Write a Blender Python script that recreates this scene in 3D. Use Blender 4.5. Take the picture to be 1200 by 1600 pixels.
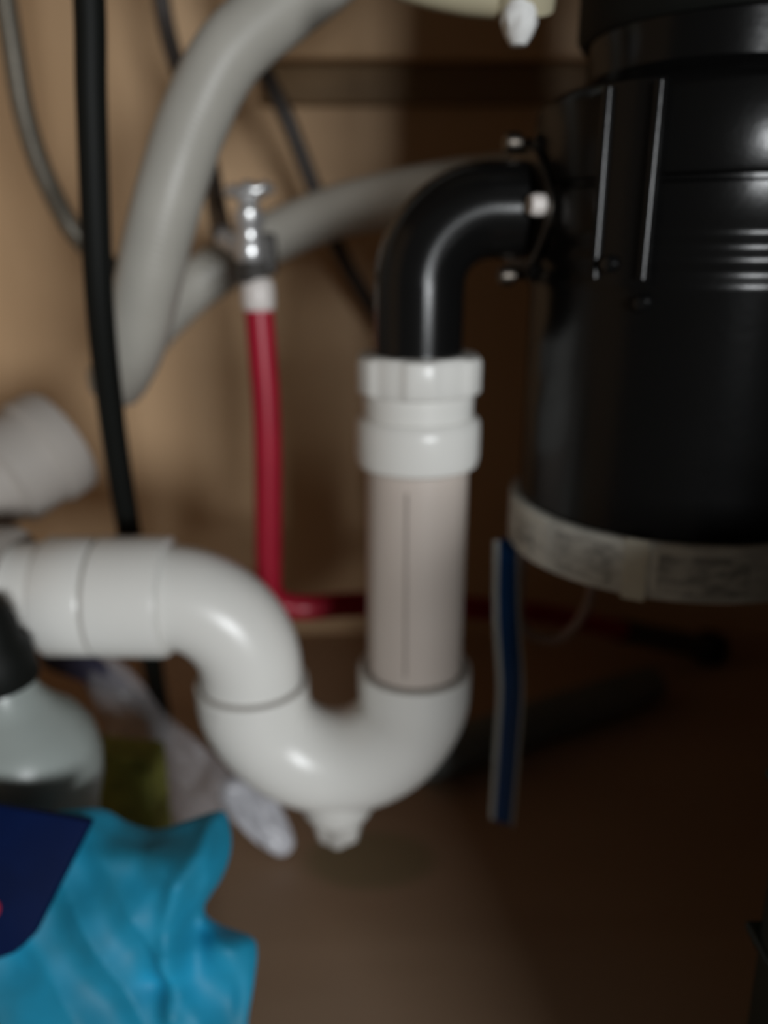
import bpy, bmesh, math, random
from mathutils import Vector, Matrix, noise

PI = math.pi
R = math.radians
random.seed(7)
for o in list(bpy.data.objects):
    bpy.data.objects.remove(o, do_unlink=True)
scene = bpy.context.scene
COL = scene.collection

# ------------------------------------------------------------------ camera
# units are metres; the cabinet floor is z = 0, the cabinet runs back along +y
cam_d = bpy.data.cameras.new('camera')
cam = bpy.data.objects.new('camera', cam_d)
COL.objects.link(cam)
cam.location = (0.0, 0.0, 0.34)
cam.rotation_euler = (R(90 - 18), 0, 0)
cam_d.sensor_fit = 'VERTICAL'
cam_d.sensor_height = 36.0
cam_d.lens = 1250.0 / 1600.0 * 36.0
cam_d.clip_start = 0.01
cam_d.dof.use_dof = True                 # the phone focused too near
cam_d.dof.focus_distance = 0.20
cam_d.dof.aperture_fstop = 4.8
scene.camera = cam

# ------------------------------------------------------------------ world
w = bpy.data.worlds.new('world')
scene.world = w
w.use_nodes = True
bg = w.node_tree.nodes['Background']
bg.inputs['Color'].default_value = (1.0, 0.93, 0.84, 1)
bg.inputs['Strength'].default_value = 0.05

# daylight of the glazed kitchen door behind the photographer
def area(name, loc, target, sx, sy, power, col):
    d = bpy.data.lights.new(name, 'AREA')
    d.shape = 'RECTANGLE'
    d.size, d.size_y = sx, sy
    d.energy = power
    d.color = col
    o = bpy.data.objects.new(name, d)
    COL.objects.link(o)
    o.location = loc
    o.rotation_euler = (Vector(target) - Vector(loc)).to_track_quat('-Z', 'Y').to_euler()
    return o
area('kitchen_daylight', (0.82, -1.85, 0.47), (-0.03, 0.45, 0.25), 0.66, 0.40, 35.0, (0.95, 0.98, 1.0))

scene.view_settings.view_transform = 'Standard'
scene.view_settings.look = 'None'
scene.view_settings.gamma = 1.0
scene.view_settings.use_curve_mapping = False
scene.view_settings.exposure = 0.0

# ------------------------------------------------------------------ materials
def mat(name, c, rough=0.5, metal=0.0, var=0.06, vscale=30.0, bump=0.0, bscale=120.0, spec=0.5,
        trans=0.0, alpha=1.0, coat=0.0, stretch=(1, 1, 1), c2=None, ior=1.45):
    m = bpy.data.materials.new(name)
    m.use_nodes = True
    nt = m.node_tree
    b = nt.nodes['Principled BSDF']
    b.inputs['Roughness'].default_value = rough
    b.inputs['Metallic'].default_value = metal
    b.inputs['Specular IOR Level'].default_value = spec
    b.inputs['Transmission Weight'].default_value = trans
    b.inputs['Alpha'].default_value = alpha
    b.inputs['Coat Weight'].default_value = coat
    b.inputs['IOR'].default_value = ior
    tc = nt.nodes.new('ShaderNodeTexCoord')
    mp = nt.nodes.new('ShaderNodeMapping')
    mp.inputs['Scale'].default_value = stretch
    nt.links.new(tc.outputs['Object'], mp.inputs['Vector'])
    nz = nt.nodes.new('ShaderNodeTexNoise')
    nz.inputs['Scale'].default_value = vscale
    nz.inputs['Detail'].default_value = 4
    nt.links.new(mp.outputs['Vector'], nz.inputs['Vector'])
    cr = nt.nodes.new('ShaderNodeValToRGB')
    d = c2 if c2 else tuple(x * (1 - 2 * var) for x in c)
    cr.color_ramp.elements[0].position = 0.35
    cr.color_ramp.elements[1].position = 0.65
    cr.color_ramp.elements[0].color = (*d, 1)
    cr.color_ramp.elements[1].color = (*c, 1)
    nt.links.new(nz.outputs['Fac'], cr.inputs['Fac'])
    nt.links.new(cr.outputs['Color'], b.inputs['Base Color'])
    if bump > 0:
        n2 = nt.nodes.new('ShaderNodeTexNoise')
        n2.inputs['Scale'].default_value = bscale
        n2.inputs['Detail'].default_value = 3
        nt.links.new(mp.outputs['Vector'], n2.inputs['Vector'])
        bp = nt.nodes.new('ShaderNodeBump')
        bp.inputs['Strength'].default_value = bump
        bp.inputs['Distance'].default_value = 0.002
        nt.links.new(n2.outputs['Fac'], bp.inputs['Height'])
        nt.links.new(bp.outputs['Normal'], b.inputs['Normal'])
    return m

M = {
    'pvc': mat('white_pvc', (0.80, 0.79, 0.75), 0.28, var=0.015, vscale=25),
    'pvc_old': mat('aged_pvc', (0.64, 0.56, 0.50), 0.36, var=0.03, vscale=18, stretch=(1, 1, .25)),
    'pvc_shaded': mat('shaded_pvc', (0.47, 0.43, 0.39), 0.45, var=0.03, vscale=20),  # white PVC darkened in colour to paint in shade on the left fitting
    'pvc_print': mat('faded_print', (0.44, 0.38, 0.34), 0.5),
    'cement': mat('joint_line', (0.40, 0.37, 0.34), 0.6),
    'black_gloss': mat('black_gloss_plastic', (0.006, 0.006, 0.006), 0.20, var=0.05),
    'black_body': mat('black_painted_steel', (0.004, 0.004, 0.004), 0.24, var=0.05, bump=0.03, bscale=300, spec=0.35),
    'black_rubber': mat('black_rubber', (0.005, 0.006, 0.005), 0.6, spec=0.25),
    'steel': mat('brushed_steel', (0.55, 0.53, 0.50), 0.28, 1.0, var=0.05),
    'dull_steel': mat('dull_steel', (0.16, 0.14, 0.12), 0.38, 1.0, var=0.08),
    'chrome': mat('chrome', (0.78, 0.78, 0.78), 0.30, 0.75, var=0.03),
    'crimp': mat('pale_crimp_ring', (0.82, 0.76, 0.72), 0.35, 0.0, var=0.03),
    'hose': mat('grey_hose', (0.46, 0.44, 0.39), 0.42, var=0.04, vscale=40),
    'braid': mat('braided_line', (0.19, 0.17, 0.135), 0.4, 0.4, var=0.2, vscale=600),
    'braid_dark': mat('dark_braided_line', (0.06, 0.05, 0.045), 0.4, 0.3, var=0.2, vscale=600),
    'red': mat('red_tubing', (0.42, 0.012, 0.035), 0.35, var=0.06),
    'coupling': mat('dark_coupling', (0.05, 0.045, 0.04), 0.5),
    'cream': mat('cream_plastic', (0.50, 0.45, 0.31), 0.4, var=0.05),
    'white_plastic': mat('white_plastic', (0.85, 0.85, 0.83), 0.3, var=0.02),
    'bottle': mat('milky_bottle', (0.36, 0.40, 0.38), 0.32, var=0.05, vscale=14),
    'navy': mat('navy_carton', (0.0006, 0.009, 0.060), 0.65, var=0.15, spec=0.12),
    'redprint': mat('red_print', (0.45, 0.02, 0.05), 0.45),
    'cyan': mat('cyan_plastic', (0.014, 0.33, 0.56), 0.55, spec=0.35, var=0.16, vscale=22, c2=(0.014, 0.19, 0.29)),
    'olive': mat('olive_sponge', (0.32, 0.33, 0.07), 0.9, var=0.2, vscale=90, bump=0.5, bscale=400),
    'film': mat('clear_film', (0.62, 0.60, 0.62), 0.22, var=0.1, vscale=25, alpha=0.30),
    'film_thick': mat('cloudy_film', (0.60, 0.60, 0.64), 0.3, var=0.08, vscale=25, alpha=0.80),
    'purple': mat('dark_purple_card', (0.030, 0.028, 0.055), 0.5),
    'grey_pipe': mat('slate_grey_plastic', (0.15, 0.165, 0.155), 0.5, var=0.08),
    'strip_blue': mat('blue_strip', (0.006, 0.06, 0.20), 0.35),
    'strip_white': mat('white_strip_edge', (0.58, 0.58, 0.52), 0.4),
    'tub': mat('dark_green_plastic', (0.010, 0.016, 0.010), 0.5),
    'cleat_shade': mat('cleat_shadow_strip', (0.20, 0.125, 0.06), 0.6, stretch=(1, 4, 8)),  # dark brown that paints the shadow below the cleat
    'wire': mat('grey_wire', (0.34, 0.24, 0.20), 0.5),
    'counter': mat('countertop_underside', (0.20, 0.15, 0.10), 0.8),
    'sink': mat('stainless_sink', (0.10, 0.10, 0.10), 0.5, 0.6),
    'shade_door': mat('shade_door_paint', (0.35, 0.26, 0.17), 0.5, stretch=(8, 8, 1)),
}
# label on the disposer: pale foil with grey smudged print
def label_mat(name, base, ink, sx, sz):
    m = mat(name, base, 0.38, var=0.02)
    nt = m.node_tree
    b = nt.nodes['Principled BSDF']
    tc = nt.nodes.new('ShaderNodeTexCoord')
    mp = nt.nodes.new('ShaderNodeMapping')
    mp.inputs['Scale'].default_value = (sx, sx, sz)
    nz = nt.nodes.new('ShaderNodeTexNoise')
    nz.inputs['Scale'].default_value = 1.0
    nz.inputs['Detail'].default_value = 2
    cr = nt.nodes.new('ShaderNodeValToRGB')
    cr.color_ramp.elements[0].position = 0.42
    cr.color_ramp.elements[1].position = 0.58
    cr.color_ramp.elements[0].color = (*ink, 1)
    cr.color_ramp.elements[1].color = (*base, 1)
    nt.links.new(tc.outputs['Object'], mp.inputs['Vector'])
    nt.links.new(mp.outputs['Vector'], nz.inputs['Vector'])
    nt.links.new(nz.outputs['Fac'], cr.inputs['Fac'])
    nt.links.new(cr.outputs['Color'], b.inputs['Base Color'])
    return m
M['label'] = label_mat('foil_label', (0.70, 0.70, 0.64), (0.52, 0.52, 0.48), 60, 120)
M['label_pale'] = label_mat('pale_label_tab', (0.74, 0.72, 0.60), (0.66, 0.64, 0.54), 60, 60)

def wood(name, c1, c2, rough, stretch, patch=None):
    m = bpy.data.materials.new(name)
    m.use_nodes = True
    nt = m.node_tree
    b = nt.nodes['Principled BSDF']
    b.inputs['Roughness'].default_value = rough
    b.inputs['Specular IOR Level'].default_value = 0.3
    tc = nt.nodes.new('ShaderNodeTexCoord')
    mp = nt.nodes.new('ShaderNodeMapping')
    mp.inputs['Scale'].default_value = stretch
    nz = nt.nodes.new('ShaderNodeTexNoise')
    nz.inputs['Scale'].default_value = 6
    nz.inputs['Detail'].default_value = 6
    nz.inputs['Distortion'].default_value = 0.6
    cr = nt.nodes.new('ShaderNodeValToRGB')
    cr.color_ramp.elements[0].position = 0.3
    cr.color_ramp.elements[1].position = 0.7
    cr.color_ramp.elements[0].color = (*c1, 1)
    cr.color_ramp.elements[1].color = (*c2, 1)
    nt.links.new(tc.outputs['Object'], mp.inputs['Vector'])
    nt.links.new(mp.outputs['Vector'], nz.inputs['Vector'])
    nt.links.new(nz.outputs['Fac'], cr.inputs['Fac'])
    last = cr.outputs['Color']
    if patch:                       # an olive-brown oval under the trap's drain plug
        (sx, sy), rad, colr = patch
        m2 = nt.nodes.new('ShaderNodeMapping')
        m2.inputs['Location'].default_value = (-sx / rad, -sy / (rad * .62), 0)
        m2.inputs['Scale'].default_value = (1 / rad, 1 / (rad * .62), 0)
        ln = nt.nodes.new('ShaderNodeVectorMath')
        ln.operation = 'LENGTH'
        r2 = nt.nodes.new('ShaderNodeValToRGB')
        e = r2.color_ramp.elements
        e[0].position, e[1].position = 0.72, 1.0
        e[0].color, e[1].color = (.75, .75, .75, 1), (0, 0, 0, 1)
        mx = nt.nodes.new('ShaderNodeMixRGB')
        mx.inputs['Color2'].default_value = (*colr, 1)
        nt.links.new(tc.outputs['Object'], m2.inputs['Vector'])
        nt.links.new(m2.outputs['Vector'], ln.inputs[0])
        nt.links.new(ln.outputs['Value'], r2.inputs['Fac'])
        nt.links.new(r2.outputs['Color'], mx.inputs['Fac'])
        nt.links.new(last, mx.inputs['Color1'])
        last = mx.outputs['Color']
    nt.links.new(last, b.inputs['Base Color'])
    return m
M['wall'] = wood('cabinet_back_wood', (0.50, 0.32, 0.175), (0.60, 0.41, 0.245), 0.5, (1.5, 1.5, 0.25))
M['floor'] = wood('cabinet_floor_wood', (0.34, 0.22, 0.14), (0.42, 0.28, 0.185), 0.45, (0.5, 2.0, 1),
                  patch=((-0.008, 0.385), 0.044, (0.25, 0.20, 0.11)))

# ------------------------------------------------------------------ mesh helpers
def link(name, bm, m, parent=None, smooth=True, angle=40):
    bmesh.ops.recalc_face_normals(bm, faces=bm.faces)
    me = bpy.data.meshes.new(name)
    bm.to_mesh(me)
    bm.free()
    if smooth:
        for p in me.polygons:
            p.use_smooth = True
        me.set_sharp_from_angle(angle=R(angle))
    me.materials.append(M[m] if isinstance(m, str) else m)
    o = bpy.data.objects.new(name, me)
    COL.objects.link(o)
    if parent:
        o.parent = parent
    return o

def empty(name, label, cat, group=None, loc=(0, 0, 0)):
    o = bpy.data.objects.new(name, None)
    o.empty_display_size = 0.02
    COL.objects.link(o)
    o.location = loc
    return tag(o, label, cat, group)

def tag(o, label, cat, group=None):
    o['label'] = label
    o['category'] = cat
    if group:
        o['group'] = group
    return o

def structure(o):
    o['kind'] = 'structure'
    return o

def box(x0, x1, y0, y1, z0, z1, bev=0.0, bm=None):
    bm = bm or bmesh.new()
    r = bmesh.ops.create_cube(bm, size=1)
    for v in r['verts']:
        v.co = Vector(((x0 + x1) / 2 + v.co.x * (x1 - x0), (y0 + y1) / 2 + v.co.y * (y1 - y0), (z0 + z1) / 2 + v.co.z * (z1 - z0)))
    if bev > 0:
        es = list({e for v in r['verts'] for e in v.link_edges})
        bmesh.ops.bevel(bm, geom=es, offset=bev, segments=3, profile=0.5, affect='EDGES')
    return bm

def frame(axis):
    z = Vector(axis).normalized()
    a = Vector((0, 0, 1)) if abs(z.z) < 0.9 else Vector((1, 0, 0))
    x = a.cross(z).normalized()
    return x, z.cross(x), z

def lathe(profile, origin=(0, 0, 0), axis=(0, 0, 1), segs=48, bm=None, lobes=None):
    """profile: list of (radius, height along axis); lobes(angle, i) -> radius factor"""
    bm = bm or bmesh.new()
    x, y, z = frame(axis)
    o = Vector(origin)
    rings = []
    for i, (r, h) in enumerate(profile):
        ring = []
        if r < 1e-6:
            ring = [bm.verts.new(o + z * h)]
        else:
            for k in range(segs):
                a = 2 * PI * k / segs
                rr = r * (lobes(a, i) if lobes else 1)
                ring.append(bm.verts.new(o + z * h + x * (rr * math.cos(a)) + y * (rr * math.sin(a))))
        rings.append(ring)
    for p, q in zip(rings[:-1], rings[1:]):
        for k in range(segs):
            a, b = p[k % len(p)], p[(k + 1) % len(p)]
            c, d = q[(k + 1) % len(q)], q[k % len(q)]
            f = []
            for v in (a, b, c, d):
                if v not in f:
                    f.append(v)
            if len(f) >= 3:
                bm.faces.new(f)
    for ring in (rings[0], rings[-1]):
        if len(ring) > 2:
            bm.faces.new(ring)
    return bm

def spline(pts, n=12):
    P = [Vector(p) for p in pts]
    P = [2 * P[0] - P[1]] + P + [2 * P[-1] - P[-2]]
    out = []
    for i in range(1, len(P) - 2):
        p0, p1, p2, p3 = P[i - 1:i + 3]
        for k in range(n):
            t = k / n
            out.append(0.5 * (2 * p1 + (p2 - p0) * t + (2 * p0 - 5 * p1 + 4 * p2 - p3) * t * t + (3 * p1 - p0 - 3 * p2 + p3) * t ** 3))
    out.append(P[-2])
    return out

def arc(c, r, a0, a1, n=20, u=(1, 0, 0), v=(0, 0, 1)):
    c, u, v = Vector(c), Vector(u), Vector(v)
    return [c + u * (r * math.cos(R(a0 + (a1 - a0) * k / n))) + v * (r * math.sin(R(a0 + (a1 - a0) * k / n))) for k in range(n + 1)]

def tube(path, rad, segs=24, bm=None, section=None, twist=None):
    """sweep a round (or given) section along a list of points with parallel transport"""
    bm = bm or bmesh.new()
    n = len(path)
    s = [0.0]
    for a, b in zip(path[:-1], path[1:]):
        s.append(s[-1] + (Vector(b) - Vector(a)).length)
    T = []
    for i in range(n):
        T.append((Vector(path[min(i + 1, n - 1)]) - Vector(path[max(i - 1, 0)])).normalized())
    x, y, z = frame(T[0])
    rings = []
    for i in range(n):
        if i:
            q = T[i - 1].rotation_difference(T[i])
            x = (q @ x).normalized()
        yy = T[i].cross(x)
        rr = rad(s[i], s[-1]) if callable(rad) else rad
        tw = twist(s[i] / s[-1]) if twist else 0
        ring = []
        for k in range(segs if not section else len(section)):
            if section:
                a, b = section[k]
                a, b = a * math.cos(tw) - b * math.sin(tw), a * math.sin(tw) + b * math.cos(tw)
            else:
                t = 2 * PI * k / segs
                a, b = math.cos(t), math.sin(t)
            ring.append(bm.verts.new(Vector(path[i]) + x * (a * rr) + yy * (b * rr)))
        rings.append(ring)
    m = len(rings[0])
    for p, q in zip(rings[:-1], rings[1:]):
        for k in range(m):
            bm.faces.new((p[k], p[(k + 1) % m], q[(k + 1) % m], q[k]))
    bm.faces.new(rings[0])
    bm.faces.new(rings[-1])
    return bm

def pouch(outline, center, p0, ex, ey, thick, fold, scale, rings=26, n=120, back=0.35, extra=None, round_=6, seed=0):
    """inflated crumpled bag: outline in a leaning plane, front sheet folded, back sheet shallower"""
    c = Vector((center[0], center[1]))
    pts = [Vector((p[0], p[1], 0)) for p in outline]
    loop = []
    P = pts[-2:] + pts + pts[:2]
    for i in range(2, len(pts) + 2):
        a, b, d, e = P[i - 1], P[i], P[i + 1] if i + 1 < len(P) else pts[0], P[i + 2] if i + 2 < len(P) else pts[1]
        for k in range(round_):
            t = k / round_
            loop.append(0.5 * (2 * b + (d - a) * t + (2 * a - 5 * b + 4 * d - e) * t * t + (3 * b - a - 3 * d + e) * t ** 3))
    loop = [Vector((q.x, q.y)) for q in loop]
    N = len(loop)
    ex, ey, p0 = Vector(ex), Vector(ey), Vector(p0)
    nz = ex.cross(ey).normalized()
    bm = bmesh.new()
    def make(side):
        R_ = []
        for j in range(rings + 1):
            k = 1 - j / rings
            k = 1 - (1 - k) ** 1.0
            ring = []
            for q in (loop if j < rings else [c]):
                s = c + (q - c) * k if j < rings else c
                h = thick * max(0.0, 1 - k ** 2.6) ** 0.55 * side
                v3 = Vector((s.x * scale, s.y * scale, seed))
                wgt = min(1, (1 - k) * 7 + 0.12)
                f = noise.noise(v3) * 0.8 + 0.18 * noise.noise(v3 * 2.6 + Vector((5, 2, 1))) \
                    + 0.9 * (abs(noise.noise(Vector((s.x * scale * 1.9 + s.y * scale * 1.1, s.y * scale * .35, seed + 4)))) - .25)
                h += -f * fold * wgt * (1 if side > 0 else 0.4)
                if extra and side > 0:
                    h += extra(s.x, s.y) * wgt
                ring.append((s, h))
            R_.append(ring)
        return R_
    fr, bk = make(1), make(-back)
    def V(s, h):
        return bm.verts.new(p0 + ex * s.x + ey * s.y + nz * h)
    FV = [[V(*q) for q in r] for r in fr]
    BV = [FV[0]] + [[V(*q) for q in r] for r in bk[1:]]
    for S in (FV, BV):
        for a, b in zip(S[:-1], S[1:]):
            for k in range(N):
                f = []
                for v in (a[k % len(a)], a[(k + 1) % len(a)], b[(k + 1) % len(b)], b[k % len(b)]):
                    if v not in f:
                        f.append(v)
                if len(f) >= 3:
                    try:
                        bm.faces.new(f)
                    except ValueError:
                        pass
    return bm

# ------------------------------------------------------------------ the cabinet (setting)
BACK = 0.68
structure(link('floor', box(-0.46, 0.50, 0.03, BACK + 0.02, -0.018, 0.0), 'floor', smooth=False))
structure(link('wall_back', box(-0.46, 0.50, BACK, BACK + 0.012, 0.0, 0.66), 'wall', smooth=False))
structure(link('wall_left', box(-0.46, -0.444, 0.03, BACK, 0.0, 0.66), 'wall', smooth=False))
structure(link('wall_right', box(0.46, 0.476, 0.03, BACK, 0.0, 0.66), 'wall', smooth=False))
ceil = structure(link('ceiling', box(-0.46, 0.50, 0.0, BACK + 0.02, 0.66, 0.70), 'counter', smooth=False))
# bowl of the sink above the disposer
bm = lathe([(0.0, 0.522), (0.045, 0.522), (0.05, 0.518), (0.12, 0.522), (0.142, 0.532), (0.15, 0.55), (0.154, 0.66)],
           (0.150, 0.29, 0), lobes=lambda a, i: 1.0 / max(abs(math.cos(a)), abs(math.sin(a))) ** 0.55 if i > 2 else 1)
link('sink_bowl', bm, 'sink', ceil)
# unseen right-hand door, added to keep daylight off the right of the floor
shade_door = structure(link('shade_door_1', box(0.255, 0.47, 0.012, 0.030, 0.004, 0.64, 0.003), 'shade_door'))
link('shade_door_panel', box(0.285, 0.44, 0.006, 0.0122, 0.06, 0.59, 0.003), 'shade_door', shade_door)
# cleat along the top of the back wall
structure(link('cleat_board', box(-0.095, 0.40, 0.655, 0.6795, 0.474, 0.60, 0.002), 'wall'))
structure(link('cleat_shadow_band', box(-0.092, 0.40, 0.668, 0.6795, 0.446, 0.4735, 0.002), 'cleat_shade'))  # shadow under the cleat, modelled as a dark-coloured strip

# ------------------------------------------------------------------ white drain trap
TX, TY = 0.0152, 0.357          # tailpiece axis
LX = -0.0665                    # left leg of the trap
AZ = 0.181                      # height of the trap arm
trap = empty('drain_trap', 'white plastic U-bend trap joined under the black elbow pipe', 'drain trap', loc=(0, 0, 0))
# slip nut: round collar with grip lugs
def nutlobes(a, i):
    if i in (0, 1, 6, 7):
        return 1.0
    q = math.cos(6 * a)
    return 1.0 + 0.028 * max(-1, min(1, q * 4))
nut = lathe([(0.0195, 0.0300), (0.0255, 0.0300), (0.0272, 0.0290), (0.0278, 0.0270), (0.0278, 0.0150), (0.0268, 0.0135),
             (0.0250, 0.0125), (0.0248, 0.0), (0.0195, 0.0)], (TX, TY, 0.2675), segs=96, lobes=nutlobes)
nut_o = link('slip_nut', nut, 'pvc', trap)
link('socket', lathe([(0.0225, 0.0265), (0.0262, 0.0265), (0.0280, 0.0245), (0.0283, 0.0200), (0.0283, 0.0085), (0.0272, 0.0045), (0.0248, 0.003), (0.0225, 0.003)],
                     (TX, TY, 0.2435), segs=64), 'pvc', trap)
tp = link('tailpiece', lathe([(0.0236, 0.126), (0.0236, 0.2600)], (TX, TY, 0), segs=64), 'pvc_old', trap)
link('print_line', tube([Vector((TX - 0.0050, TY - 0.02315, 0.150 + 0.09 * k / 8)) for k in range(9)], 0.0007, 6), 'pvc_print', tp)
# u-bend with two sockets
CX = (TX + LX) / 2
RB = (TX - LX) / 2
CZ = 0.129
path = [Vector((LX, TY, 0.1345)), Vector((LX, TY, 0.128))] + arc((CX, TY, CZ), RB, 180, 360, 32) + [Vector((TX, TY, 0.130)), Vector((TX, TY, 0.143))]
def urad(s, L):
    t = s / L
    e = min(t, 1 - t)
    return 0.0283 if e < 0.10 else 0.0283 - 0.0017 * min(1, (e - 0.10) / 0.12)
ub = link('u_bend', tube(path, urad, 48), 'pvc', trap, angle=60)
link('socket_rim', lathe([(0.0243, 0.1432), (0.0243, 0.1440), (0.0262, 0.1440), (0.0262, 0.1432)], (TX, TY, 0), segs=64), 'cement', ub)
link('socket_rim', lathe([(0.0256, 0.1347), (0.0256, 0.1356), (0.0266, 0.1356), (0.0266, 0.1347)], (LX, TY, 0), segs=64), 'cement', ub)
# clean-out plug below the bend
def hexl(a, i):
    return 1.0 if i < 3 else 0.93 + 0.07 * math.cos(6 * a)
link('cleanout_plug', lathe([(0.0195, 0.004), (0.0190, -0.008), (0.0172, -0.0115), (0.0155, -0.0130), (0.0118, -0.0290), (0.0095, -0.0315), (0.0, -0.0315)],
                            (CX + 0.001, TY - 0.002, 0.0705), (0, -0.10, 1), segs=48, lobes=hexl), 'pvc', trap)
# elbow from the left leg to the arm
RE = 0.040
path = [Vector((LX, TY, 0.118)), Vector((LX, TY, AZ - RE))] + arc((LX - RE, TY, AZ - RE), RE, 0, 90, 24) + [Vector((-0.124, TY, AZ))]
el = link('elbow', tube(path, 0.0253, 48), 'pvc', trap, angle=60)
link('elbow_hub', lathe([(0.0253, 0.0), (0.0288, 0.0015), (0.0295, 0.004), (0.0295, 0.0335), (0.0285, 0.0345), (0.024, 0.0345)],
                        (-0.1025, TY, AZ), (-1, 0, 0), segs=64), 'pvc', el)
link('joint_ring', lathe([(0.0262, 0.0), (0.0262, 0.0016)], (-0.1368, TY, AZ), (-1, 0, 0), segs=64), 'cement', trap)
link('coupling', lathe([(0.024, 0.0), (0.0282, 0.0005), (0.0290, 0.002), (0.0290, 0.0225), (0.0280, 0.0240), (0.024, 0.0240)],
                       (-0.1383, TY, AZ), (-1, 0, 0), segs=64), 'pvc', trap)
link('trap_arm', lathe([(0.0262, 0.0), (0.0262, 0.0175)], (-0.160, TY, AZ), (-1, 0, 0), segs=64), 'pvc', trap)

# ------------------------------------------------------------------ drain stack at the left edge
stack = empty('drain_stack', 'upright white waste pipe tee at the left edge with a shade-darkened branch stub', 'waste pipe')
SX = -0.262
link('riser', lathe([(0.0285, 0.0), (0.0285, 0.42)], (SX, TY, 0.0), segs=48), 'pvc_shaded', stack)
link('tee_hub', lathe([(0.026, 0.0), (0.0325, 0.0), (0.0340, 0.002), (0.0340, 0.012), (0.0315, 0.016), (0.0305, 0.070), (0.0, 0.070)],
                      (-0.178, TY, AZ), (-1, 0, 0), segs=64), 'pvc_shaded', stack)
ba = Vector((0.078, 0.085, 0.048))
br = link('branch', lathe([(0.0255, -0.03), (0.0255, 0.055), (0.0300, 0.058), (0.0300, 0.080), (0.0325, 0.082), (0.0325, 0.095),
                           (0.0310, 0.098), (0.0, 0.0995)], (-0.250, 0.392, 0.198), ba, segs=64), 'pvc_shaded', stack)

# ------------------------------------------------------------------ black elbow pipe of the disposer
EZ = 0.3565
ER = 0.030
elb = empty('discharge_elbow', 'glossy black discharge elbow curving down into the white slip nut', 'pipe')
path = [Vector((TX, TY, 0.262)), Vector((TX, TY, EZ - ER))] + arc((TX + ER, TY, EZ - ER), ER, 180, 90, 24) + [Vector((0.053, TY, EZ)), Vector((0.0575, TY, EZ))]
link('elbow_tube', tube(path, 0.0195, 48), 'black_gloss', elb, angle=60)
fl = Matrix.Translation((0.0575, TY, EZ)) @ Matrix.Rotation(R(14), 4, 'Z')
bm = lathe([(0.0185, -0.0012), (0.0245, -0.0012), (0.0250, -0.0006), (0.0250, 0.0006), (0.0245, 0.0012), (0.0185, 0.0012)], (0, 0, 0), (1, 0, 0), segs=64,
           lobes=lambda a, i: 1 + 0.13 * max(0, math.cos(2 * a)) ** 3)
bm.transform(fl)
fo = link('flange', bm, 'dull_steel', elb)
for (y, z, m) in ((-0.0235, 0.001, 'crimp'), (0.004, 0.0262, 'dull_steel'), (0.004, -0.0262, 'dull_steel')):
    bm = lathe([(0.0, -0.0075), (0.0034, -0.0070), (0.0042, -0.0050), (0.0042, -0.0012), (0.0020, 0.0), (0.0020, 0.008)], (0, 0, 0), (1, 0, 0), segs=20)
    bm.transform(fl @ Matrix.Translation((0, y, z)))
    link('screw', bm, m, fo)

# ------------------------------------------------------------------ garbage disposer
DX, DY = 0.131, 0.353
disp = empty('garbage_disposer', 'black cylindrical waste disposer with a pale printed band around its base', 'waste disposer')
link('motor_housing', lathe([(0.0, 0.212), (0.050, 0.212), (0.064, 0.2135), (0.0680, 0.218), (0.0680, 0.325), (0.0688, 0.327), (0.0688, 0.3295), (0.0680, 0.3315),
                             (0.0680, 0.334), (0.0690, 0.336), (0.0690, 0.3385), (0.0680, 0.3405), (0.0680, 0.343), (0.0690, 0.345), (0.0690, 0.3475), (0.0680, 0.3495),
                             (0.0680, 0.3625), (0.066, 0.3637), (0.066, 0.365)], (DX, DY, 0), segs=96), 'black_body', disp)
link('grind_chamber', lathe([(0.066, 0.3652), (0.0685, 0.3658), (0.0690, 0.3675), (0.0690, 0.392), (0.0675, 0.3955), (0.063, 0.398), (0.054, 0.400), (0.050, 0.404), (0.050, 0.43), (0.047, 0.43)],
                            (DX, DY, 0), segs=96), 'black_body', disp)
link('mount_ring', lathe([(0.045, 0.418), (0.051, 0.418), (0.053, 0.421), (0.053, 0.455), (0.051, 0.460), (0.050, 0.462), (0.048, 0.5215), (0.02, 0.5215)],
                         (DX, DY, 0), segs=72, lobes=lambda a, i: 1 + (0.04 * max(0, math.cos(3 * a)) if 1 <= i <= 4 else 0)), 'black_rubber', disp)
# discharge housing: raised upright panel with beaded edges
def sector(r0, r1, a0, a1, z0, z1, n=10, bev=0.0):
    bm = bmesh.new()
    g = []
    for k in range(n + 1):
        a = R(a0 + (a1 - a0) * k / n)
        g.append([bm.verts.new((DX + r * math.cos(a), DY + r * math.sin(a), z)) for r, z in ((r0, z0), (r1, z0), (r1, z1), (r0, z1))])
    for p, q in zip(g[:-1], g[1:]):
        for k in range(4):
            bm.faces.new((p[k], p[(k + 1) % 4], q[(k + 1) % 4], q[k]))
    bm.faces.new(g[0])
    bm.faces.new(g[-1])
    if bev:
        es = [e for e in bm.edges if e.calc_face_angle(0) > 0.8]
        bmesh.ops.bevel(bm, geom=es, offset=bev, segments=3, profile=0.5, affect='EDGES')
    return bm
hs = link('discharge_housing', sector(0.060, 0.0735, 221, 238, 0.328, 0.3945, 12, 0.002), 'black_body', disp)
for a in (222.5, 236.5):
    p = Vector((DX + 0.0742 * math.cos(R(a)), DY + 0.0742 * math.sin(R(a)), 0))
    link('edge_bead', tube([p + Vector((0, 0, 0.331 + 0.062 * k / 6)) for k in range(7)], 0.0019, 12), 'black_body', hs)
for a, z in ((227, 0.336), (236, 0.3225)):
    v = Vector((math.cos(R(a)), math.sin(R(a)), 0))
    link('screw', lathe([(0.0, 0.0045), (0.0022, 0.004), (0.003, 0.002), (0.003, -0.004)], Vector((DX, DY, z)) + v * (0.0735 if z > .33 else 0.068), v, segs=16), 'black_gloss', disp)
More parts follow.
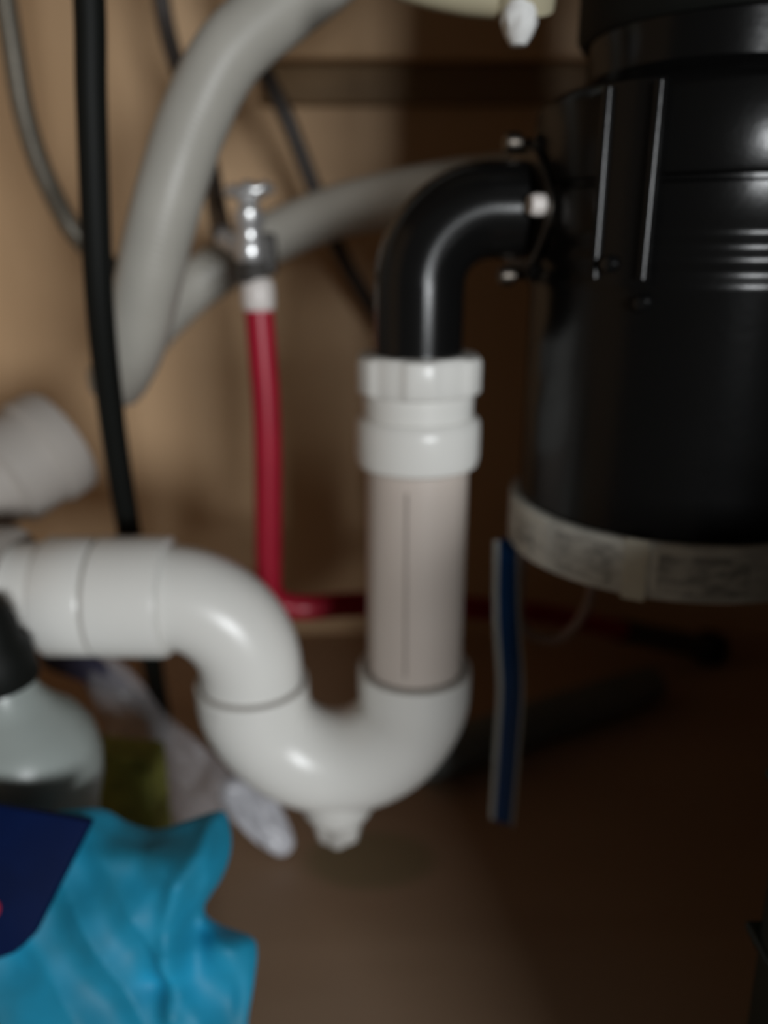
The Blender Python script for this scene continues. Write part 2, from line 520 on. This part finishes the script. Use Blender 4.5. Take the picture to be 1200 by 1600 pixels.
# outlet spigot towards the elbow
link('outlet', lathe([(0.0200, 0.0), (0.0200, 0.003), (0.0190, 0.005), (0.0190, 0.045)], (0.0775, TY - 0.010, EZ), (1, -0.8, 0), segs=48), 'black_gloss', disp)
link('outlet_lug', box(0.0595, 0.078, 0.345, 0.369, EZ + 0.014, EZ + 0.0285, 0.003), 'black_body', disp)
link('outlet_lug', box(0.0595, 0.078, 0.345, 0.369, EZ - 0.0285, EZ - 0.014, 0.003), 'black_body', disp)
# pale band at the base in three printed pieces
band = link('base_band', lathe([(0.066, 0.2110), (0.0712, 0.2110), (0.0722, 0.2120), (0.0722, 0.2330), (0.0712, 0.2340), (0.066, 0.2340)], (DX, DY, 0), segs=120), 'label', disp)
link('label_tab', sector(0.0720, 0.0727, 239, 246, 0.2100, 0.2350, 4), 'label_pale', band)
link('label_tab', sector(0.0720, 0.0725, 206, 212, 0.2125, 0.2325, 4), M['label'], band)
def lab(a0, a1, z0, z1, name):
    return link(name, sector(0.0720, 0.07245, a0, a1, z0, z1, 10), label_mat('print_' + name, (0.58, 0.58, 0.53), (0.32, 0.32, 0.30), 110, 260), band)
lab(249, 276, 0.2145, 0.2305, 'print_block')
lab(190, 203, 0.2150, 0.2290, 'print_block')
lab(215, 235, 0.2140, 0.2310, 'print_block')

# ------------------------------------------------------------------ dishwasher hose (one long hose with a tight turn)
hose_pts = [(0.045, 0.47, 0.66), (0.03, 0.455, 0.56), (0.008, 0.435, 0.495), (-0.023, 0.42, 0.463), (-0.043, 0.41, 0.446), (-0.068, 0.40, 0.424), (-0.084, 0.395, 0.398), (-0.095, 0.39, 0.371),
            (-0.105, 0.39, 0.344), (-0.1145, 0.394, 0.318), (-0.126, 0.405, 0.294), (-0.142, 0.428, 0.276), (-0.148, 0.462, 0.280), (-0.140, 0.495, 0.298),
            (-0.118, 0.520, 0.3205), (-0.081, 0.528, 0.343), (-0.039, 0.52, 0.360), (0.0, 0.495, 0.368), (0.036, 0.455, 0.371), (0.068, 0.425, 0.372), (0.085, 0.410, 0.372)]
hp = spline(hose_pts, 26)
link('drain_hose', tube(hp, lambda s, L: 0.0153 + 0.00018 * math.sin(2 * PI * s / 0.0030), 28), 'hose', angle=180)
hose = bpy.data.objects['drain_hose']
tag(hose, 'thick pale grey flexible hose looping down and turning back behind the valve', 'hose')

# black cord in front of it
cord = link('black_cord', tube(spline([(-0.113, 0.362, 0.66), (-0.1145, 0.360, 0.52), (-0.115, 0.360, 0.443), (-0.1185, 0.360, 0.400), (-0.1235, 0.364, 0.351), (-0.128, 0.371, 0.311),
                                       (-0.133, 0.386, 0.262), (-0.1365, 0.402, 0.21), (-0.140, 0.423, 0.15), (-0.147, 0.455, 0.08), (-0.160, 0.50, 0.0095), (-0.19, 0.55, 0.0065), (-0.24, 0.58, 0.0065)], 14), 0.0062, 20), 'black_rubber')
tag(cord, 'thick black cord hanging straight down in front of the grey hose', 'cord')

# braided faucet lines
lineA = link('supply_line', tube(spline([(-0.19, 0.50, 0.66), (-0.203, 0.50, 0.54), (-0.206, 0.50, 0.482), (-0.2055, 0.50, 0.452), (-0.2035, 0.50, 0.414), (-0.195, 0.50, 0.378), (-0.178, 0.503, 0.344),
                                         (-0.156, 0.545, 0.320), (-0.142, 0.600, 0.315), (-0.136, 0.650, 0.316), (-0.134, 0.679, 0.317)], 14), 0.0060, 16), 'braid')
tag(lineA, 'thin grey line curving behind the black cord at far left', 'supply line')
lineB = link('supply_line', tube(spline([(-0.155, 0.58, 0.66), (-0.148, 0.58, 0.54), (-0.142, 0.58, 0.505), (-0.1375, 0.58, 0.47), (-0.124, 0.57, 0.428), (-0.110, 0.545, 0.395), (-0.0965, 0.495, 0.362), (-0.0875, 0.458, 0.3485)], 14), 0.0058, 16), 'braid_dark')
tag(lineB, 'thin dark line passing behind the grey hose to the chrome valve', 'supply line')
lineC = link('supply_line', tube(spline([(-0.115, 0.59, 0.66), (-0.10, 0.595, 0.52), (-0.088, 0.60, 0.482), (-0.080, 0.60, 0.455), (-0.065, 0.60, 0.424), (-0.049, 0.61, 0.381), (-0.031, 0.62, 0.337), (-0.010, 0.635, 0.300), (0.010, 0.66, 0.265), (0.020, 0.679, 0.252)], 14), 0.0058, 16), 'braid_dark')
tag(lineC, 'thin dark line slanting down the back wall towards the black elbow', 'supply line')

# ------------------------------------------------------------------ chrome stop valve
VX, VY = -0.0715, 0.45
valve = empty('stop_valve', 'chrome stop valve with oval handle at the top of the red pipe', 'valve')
link('valve_body', lathe([(0.0, 0.325), (0.0060, 0.325), (0.0068, 0.328), (0.0068, 0.334), (0.0082, 0.336), (0.0082, 0.3435), (0.0070, 0.346), (0.0066, 0.352), (0.0080, 0.354), (0.0080, 0.360), (0.0058, 0.362), (0.0048, 0.367), (0.0, 0.366)],
                         (VX, VY, 0), (0, 0, 1), segs=36), 'chrome', valve)
vb = link('outlet_nut', lathe([(0.004, -0.002), (0.0062, 0.0), (0.0062, 0.007), (0.005, 0.010), (0.0046, 0.016)], (VX - 0.003, VY + 0.001, 0.3425), (-1, 0.45, 0.35), segs=6), 'chrome', valve)
link('lower_nut', lathe([(0.0, 0.3245), (0.0084, 0.3245), (0.0090, 0.3255), (0.0090, 0.3345), (0.0082, 0.3355), (0.0, 0.3355)], (VX, VY, 0), segs=6), 'coupling', valve)
link('valve_block', box(VX + 0.003, VX + 0.0125, VY + 0.004, VY + 0.016, 0.328, 0.350, 0.002), 'coupling', valve)
hd = bmesh.new()
bmesh.ops.create_uvsphere(hd, u_segments=32, v_segments=16, radius=1)
for v in hd.verts:
    v.co = Vector((v.co.x * 0.0138, v.co.y * 0.0080, v.co.z * 0.0046 + 0.0007 * math.cos(v.co.x * 9)))
hd.transform(Matrix.Translation((VX + 0.0005, VY, 0.3705)) @ Matrix.Rotation(R(-4), 4, 'Y'))
link('handle', hd, 'chrome', valve)
link('inlet_collar', lathe([(0.0076, 0.0), (0.0086, 0.001), (0.0090, 0.005), (0.0090, 0.012), (0.0080, 0.016), (0.0062, 0.0175)], (VX + 0.003, VY, 0.3095), segs=36), 'crimp', valve)

# red pipe: down from the valve, along the floor to the right
red = empty('red_pipe', 'red plastic water pipe dropping from the valve then running right', 'water pipe')
vert = [(VX + 0.003, VY, 0.311), (-0.0668, VY, 0.251), (-0.0685, VY, 0.194), (-0.0700, VY, 0.158)]
bend = [(-0.0702, VY, 0.1445), (-0.0665, VY, 0.1365), (-0.058, VY, 0.1330), (-0.044, 0.4525, 0.1310), (-0.012, 0.468, 0.126), (0.068, 0.520, 0.099), (0.130, 0.568, 0.071), (0.205, 0.610, 0.036)]
link('pipe', tube(spline(vert + bend, 14), 0.0080, 20), 'red', red)
e0, e1 = Vector((0.205, 0.610, 0.036)), Vector((0.276, 0.622, 0.0155))
ax = (e1 - e0)
link('coupling', lathe([(0.0, -0.012), (0.0095, -0.012), (0.0100, -0.010), (0.0100, ax.length), (0.009, ax.length + 0.001), (0.0, ax.length + 0.001)], e0, ax, segs=28), 'coupling', red)
link('end_cap', lathe([(0.0, 0.0), (0.0140, 0.0), (0.0152, 0.001), (0.0152, 0.014), (0.0140, 0.016), (0.0, 0.016)], e1, ax, segs=10), 'black_rubber', red)

# ------------------------------------------------------------------ blue and white strip, wire
STW = 1.15
sec_b = [(-1.0, -0.12), (1.0, -0.12), (1.0, 0.12), (-1.0, 0.12)]
st = empty('plastic_strip', 'narrow blue strip with white edges hanging below the disposer', 'strip')
sp = spline([(0.0585, 0.358, 0.2105), (0.0600, 0.355, 0.173), (0.0640, 0.355, 0.134), (0.0645, 0.357, 0.100), (0.0640, 0.358, 0.048)], 16)
tw = lambda t: STW + 0.9 * t
link('blue_face', tube(sp, 0.0048, section=sec_b, twist=tw), 'strip_blue', st, angle=30)
def side_path(sg):
    # edge tapes follow the twist of the strip
    bm = tube(sp, 0.0048, section=[(sg * 1.0, -0.14), (sg * (1.4 - 0.12 * sg), -0.14), (sg * (1.4 - 0.12 * sg), 0.14), (sg * 1.0, 0.14)], twist=tw)
    return bm
link('white_edge', side_path(-1), 'strip_white', st, angle=30)
link('white_edge', side_path(1), 'strip_white', st, angle=30)
wr = link('wire_loop', tube(spline([(0.106, 0.372, 0.2115), (0.1055, 0.371, 0.190), (0.102, 0.370, 0.168), (0.092, 0.369, 0.1535), (0.081, 0.368, 0.1525), (0.0705, 0.366, 0.160), (0.067, 0.364, 0.180), (0.069, 0.364, 0.2115)], 12), 0.0025, 12), 'wire')
tag(wr, 'thin pinkish grey wire looping below the disposer band', 'wire')

# ------------------------------------------------------------------ dark grey bar lying on the floor
a, b = Vector((0.022, 0.458, 0.0158)), Vector((0.214, 0.560, 0.0158))
L = (b - a).length
gp = empty('grey_bar', 'slate grey plastic bar lying on the cabinet floor behind the strip', 'bar')
link('barrel', lathe([(0.0, 0.0), (0.0138, 0.0), (0.0152, 0.002), (0.0152, 0.055), (0.0156, 0.057), (0.0156, L - 0.03), (0.0150, L - 0.028)], a, b - a, segs=36), 'grey_pipe', gp)
link('end_piece', lathe([(0.0145, L - 0.028), (0.0145, L - 0.004), (0.0130, L), (0.0, L)], a, b - a, segs=36), 'grey_pipe', gp)

# ------------------------------------------------------------------ cream mounting bracket with white bolt under the sink deck
cb = empty('faucet_mount', 'cream plastic faucet mounting bracket with a white bolt tip at the top', 'bracket')
bm = tube(spline([(-0.004, 0.340, 0.4385), (0.012, 0.339, 0.4335), (0.028, 0.338, 0.4300), (0.042, 0.337, 0.4285)], 8), 0.0068, 20)
link('arm', bm, 'cream', cb)
link('ring', lathe([(0.0075, 0.003), (0.0075, -0.005), (0.0085, -0.006), (0.0105, -0.006), (0.0120, -0.005), (0.0120, 0.004), (0.0105, 0.005), (0.0085, 0.005), (0.0075, 0.003)],
                   (0.0510, 0.337, 0.4305), (0.04, -0.55, 1), segs=40), 'cream', cb)
link('stud', lathe([(0.0042, 0.428), (0.0042, 0.66)], (0.0490, 0.335, 0), segs=20), 'black_rubber', cb)
link('bolt_tip', lathe([(0.0, 0.4112), (0.0030, 0.4118), (0.0052, 0.4150), (0.0068, 0.4190), (0.0068, 0.4225), (0.0046, 0.4262), (0.004, 0.430)], (0.0490, 0.331, 0), segs=8), 'white_plastic', cb)

# ------------------------------------------------------------------ white spray bottle with black head, left edge
bt = empty('spray_bottle', 'milky white rounded bottle with a black head at the left edge', 'bottle', loc=(-0.149, 0.312, 0.0))
link('bottle_body', lathe([(0.0, 0.0), (0.028, 0.0), (0.031, 0.003), (0.031, 0.045), (0.027, 0.070), (0.0245, 0.092), (0.027, 0.104), (0.0315, 0.118), (0.0335, 0.132), (0.0325, 0.145), (0.0275, 0.156),
                           (0.0195, 0.165), (0.0150, 0.173), (0.0135, 0.180), (0.0, 0.180)], segs=48), 'bottle', bt)
hd = link('spray_head', lathe([(0.0155, 0.180), (0.0165, 0.182), (0.0165, 0.198), (0.0135, 0.203), (0.0128, 0.214), (0.0105, 0.221), (0.0, 0.223)], segs=32), 'black_rubber', bt)
link('nozzle', lathe([(0.0085, 0.0), (0.0085, 0.024), (0.0060, 0.026), (0.0060, 0.032), (0.0, 0.032)], (-0.002, -0.004, 0.213), (-0.7, -1, 0), segs=20), 'black_rubber', hd)
bt.rotation_euler = (0, R(-7), 0)
bt.scale = (1, 1, 0.89)

# ------------------------------------------------------------------ olive sponge
bm = box(-0.026, 0.026, -0.011, 0.011, 0.0, 0.086, 0.004)
bmesh.ops.subdivide_edges(bm, edges=bm.edges[:], cuts=3, use_grid_fill=True)
for v in bm.verts:
    v.co += Vector((noise.noise(v.co * 90), noise.noise(v.co * 90 + Vector((3, 1, 2))), noise.noise(v.co * 90 + Vector((7, 5, 1))))) * 0.0012 * (1 if v.co.z > 0.004 else 0)
spg = link('sponge', bm, 'olive')
spg.location = (-0.147, 0.372, 0.001)
spg.rotation_euler = (0, 0, R(-10))
tag(spg, 'olive green sponge block standing behind the blue bag', 'sponge')

# ------------------------------------------------------------------ clear plastic bag lying under the trap
fb = empty('clear_bag', 'crumpled clear plastic bag with a dark purple end under the trap', 'plastic bag')
ey = Vector((0, 0.39392, 0.919145))
outl = [(-0.172, 0.118), (-0.150, 0.104), (-0.132, 0.082), (-0.108, 0.062), (-0.090, 0.046), (-0.082, 0.036), (-0.098, 0.020), (-0.118, 0.012), (-0.140, 0.012), (-0.156, 0.036), (-0.168, 0.074), (-0.180, 0.104)]
link('bag_film', pouch(outl, (-0.130, 0.052), (0, 0.385, 0.004), (1, 0, 0), ey, 0.007, 0.010, 60, rings=18, seed=3), 'film', fb, angle=25)
outl = [(-0.094, 0.044), (-0.080, 0.045), (-0.066, 0.036), (-0.055, 0.016), (-0.053, 0.006), (-0.060, 0.000), (-0.072, 0.006), (-0.086, 0.018), (-0.096, 0.030)]
link('bag_corner', pouch(outl, (-0.074, 0.023), (0, 0.3825, 0.004), (1, 0, 0), ey, 0.006, 0.005, 70, rings=14, seed=6), 'film_thick', fb, angle=25)
outl = [(-0.202, 0.128), (-0.176, 0.119), (-0.157, 0.106), (-0.152, 0.098), (-0.166, 0.098), (-0.186, 0.104), (-0.203, 0.112)]
link('header_card', pouch(outl, (-0.176, 0.110), (0, 0.3805, 0.004), (1, 0, 0), ey, 0.002, 0.001, 40, rings=8, seed=2), 'purple', fb, angle=25)

# ------------------------------------------------------------------ cyan crumpled bag, front left
ey = Vector((0, 0.49614, 0.86824))
outl = [(-0.170, 0.135), (-0.140, 0.143), (-0.119, 0.145), (-0.106, 0.139), (-0.094, 0.136), (-0.081, 0.140), (-0.068, 0.144), (-0.064, 0.138), (-0.063, 0.127), (-0.066, 0.116), (-0.073, 0.103),
        (-0.067, 0.097), (-0.054, 0.092), (-0.051, 0.086), (-0.052, 0.072), (-0.054, 0.055), (-0.052, 0.030), (-0.066, 0.008), (-0.115, 0.004), (-0.165, 0.008), (-0.182, 0.060), (-0.180, 0.105)]
ridge = [(-0.067, 0.143), (-0.070, 0.123), (-0.079, 0.107), (-0.083, 0.088), (-0.081, 0.060)]
def seg_d(px, py):
    best = 9
    for (ax_, ay), (bx, by) in zip(ridge[:-1], ridge[1:]):
        dx, dy = bx - ax_, by - ay
        t = max(0, min(1, ((px - ax_) * dx + (py - ay) * dy) / (dx * dx + dy * dy)))
        best = min(best, math.hypot(px - ax_ - t * dx, py - ay - t * dy))
    return best
def fold(x, y):
    d = seg_d(x, y)
    right = 1 if x > -0.080 and y < 0.104 else 0
    return 0.006 * math.exp(-(d / 0.005) ** 2) - 0.007 * math.exp(-(((x + 0.074) / 0.006) ** 2 + ((y - 0.092) / 0.016) ** 2)) \
        + 0.004 * math.exp(-(((x + 0.10) / 0.02) ** 2 + ((y - 0.118) / 0.006) ** 2)) - 0.004 * math.exp(-(((x + 0.085) / 0.010) ** 2 + ((y - 0.070) / 0.005) ** 2))
outl = [(x, 0.004 + (t - 0.004) * 0.92) for x, t in outl]
cy = link('blue_bag', pouch(outl, (-0.112, 0.078), (0, 0.212, 0.004), (1, 0, 0), ey, 0.014, 0.012, 24, rings=44, extra=fold, seed=11), 'cyan', angle=30)
tag(cy, 'crumpled bright cyan plastic bag in the front left corner', 'bag')

# navy carton leaning on it
nv = empty('navy_carton', 'dark navy packet with a red mark lying on the cyan bag', 'packet')
n = Vector((0, -0.86824, 0.49614))
p0 = Vector((0, 0.212, 0.004)) + n * 0.025
bm = bmesh.new()
dq = (-0.002, -0.015)
q = [(-0.111, 0.148), (-0.130, 0.107), (-0.136, 0.101), (-0.168, 0.090), (-0.205, 0.085), (-0.200, 0.150), (-0.162, 0.156)]
q = [(x + dq[0], t + dq[1]) for x, t in q]
fr = [bm.verts.new(p0 + Vector((1, 0, 0)) * x + ey * t) for x, t in q]
bk = [bm.verts.new(p0 + Vector((1, 0, 0)) * x + ey * t - n * 0.007) for x, t in q]
bm.faces.new(fr)
bm.faces.new(bk)
for k in range(len(q)):
    bm.faces.new((fr[k], fr[(k + 1) % len(q)], bk[(k + 1) % len(q)], bk[k]))
bmesh.ops.bevel(bm, geom=bm.edges[:], offset=0.0015, segments=2, profile=0.5, affect='EDGES')
link('packet_body', bm, 'navy', nv)
link('red_mark', lathe([(0.0, 0.0006), (0.0038, 0.0006), (0.0040, 0.0), (0.0040, -0.0004)], p0 + Vector((-0.1485, 0, 0)) + ey * 0.1015, n, segs=28), 'redprint', nv)

# ------------------------------------------------------------------ dark green tub standing at the front right
tub = empty('storage_tub', 'dark green plastic tub standing at the lower right edge', 'tub')
bm = box(0.122, 0.252, 0.045, 0.218, 0.0005, 0.238, 0.010)
for v in bm.verts:                       # sides draw in towards the foot
    k = 1 - 0.07 * (1 - v.co.z / 0.238)
    v.co.x, v.co.y = 0.187 + (v.co.x - 0.187) * k, 0.1315 + (v.co.y - 0.1315) * k
body = link('tub_body', bm, 'tub', tub)
for z in (0.06, 0.12, 0.18):
    k = 1 - 0.07 * (1 - z / 0.238)
    link('rib', box(0.187 - 0.0665 * k, 0.187 + 0.0665 * k, 0.1315 - 0.088 * k, 0.1315 + 0.088 * k, z, z + 0.004, 0.0015), 'tub', body)
rim = link('tub_rim', box(0.119, 0.254, 0.042, 0.221, 0.238, 0.248, 0.004), 'tub', tub)
link('lid', box(0.126, 0.247, 0.049, 0.214, 0.246, 0.252, 0.0025), 'tub', tub)
link('handle', tube(spline([(0.187, 0.090, 0.249), (0.187, 0.092, 0.262), (0.187, 0.110, 0.268), (0.187, 0.150, 0.268), (0.187, 0.170, 0.262), (0.187, 0.172, 0.249)], 8), 0.004, 12), 'tub', tub)
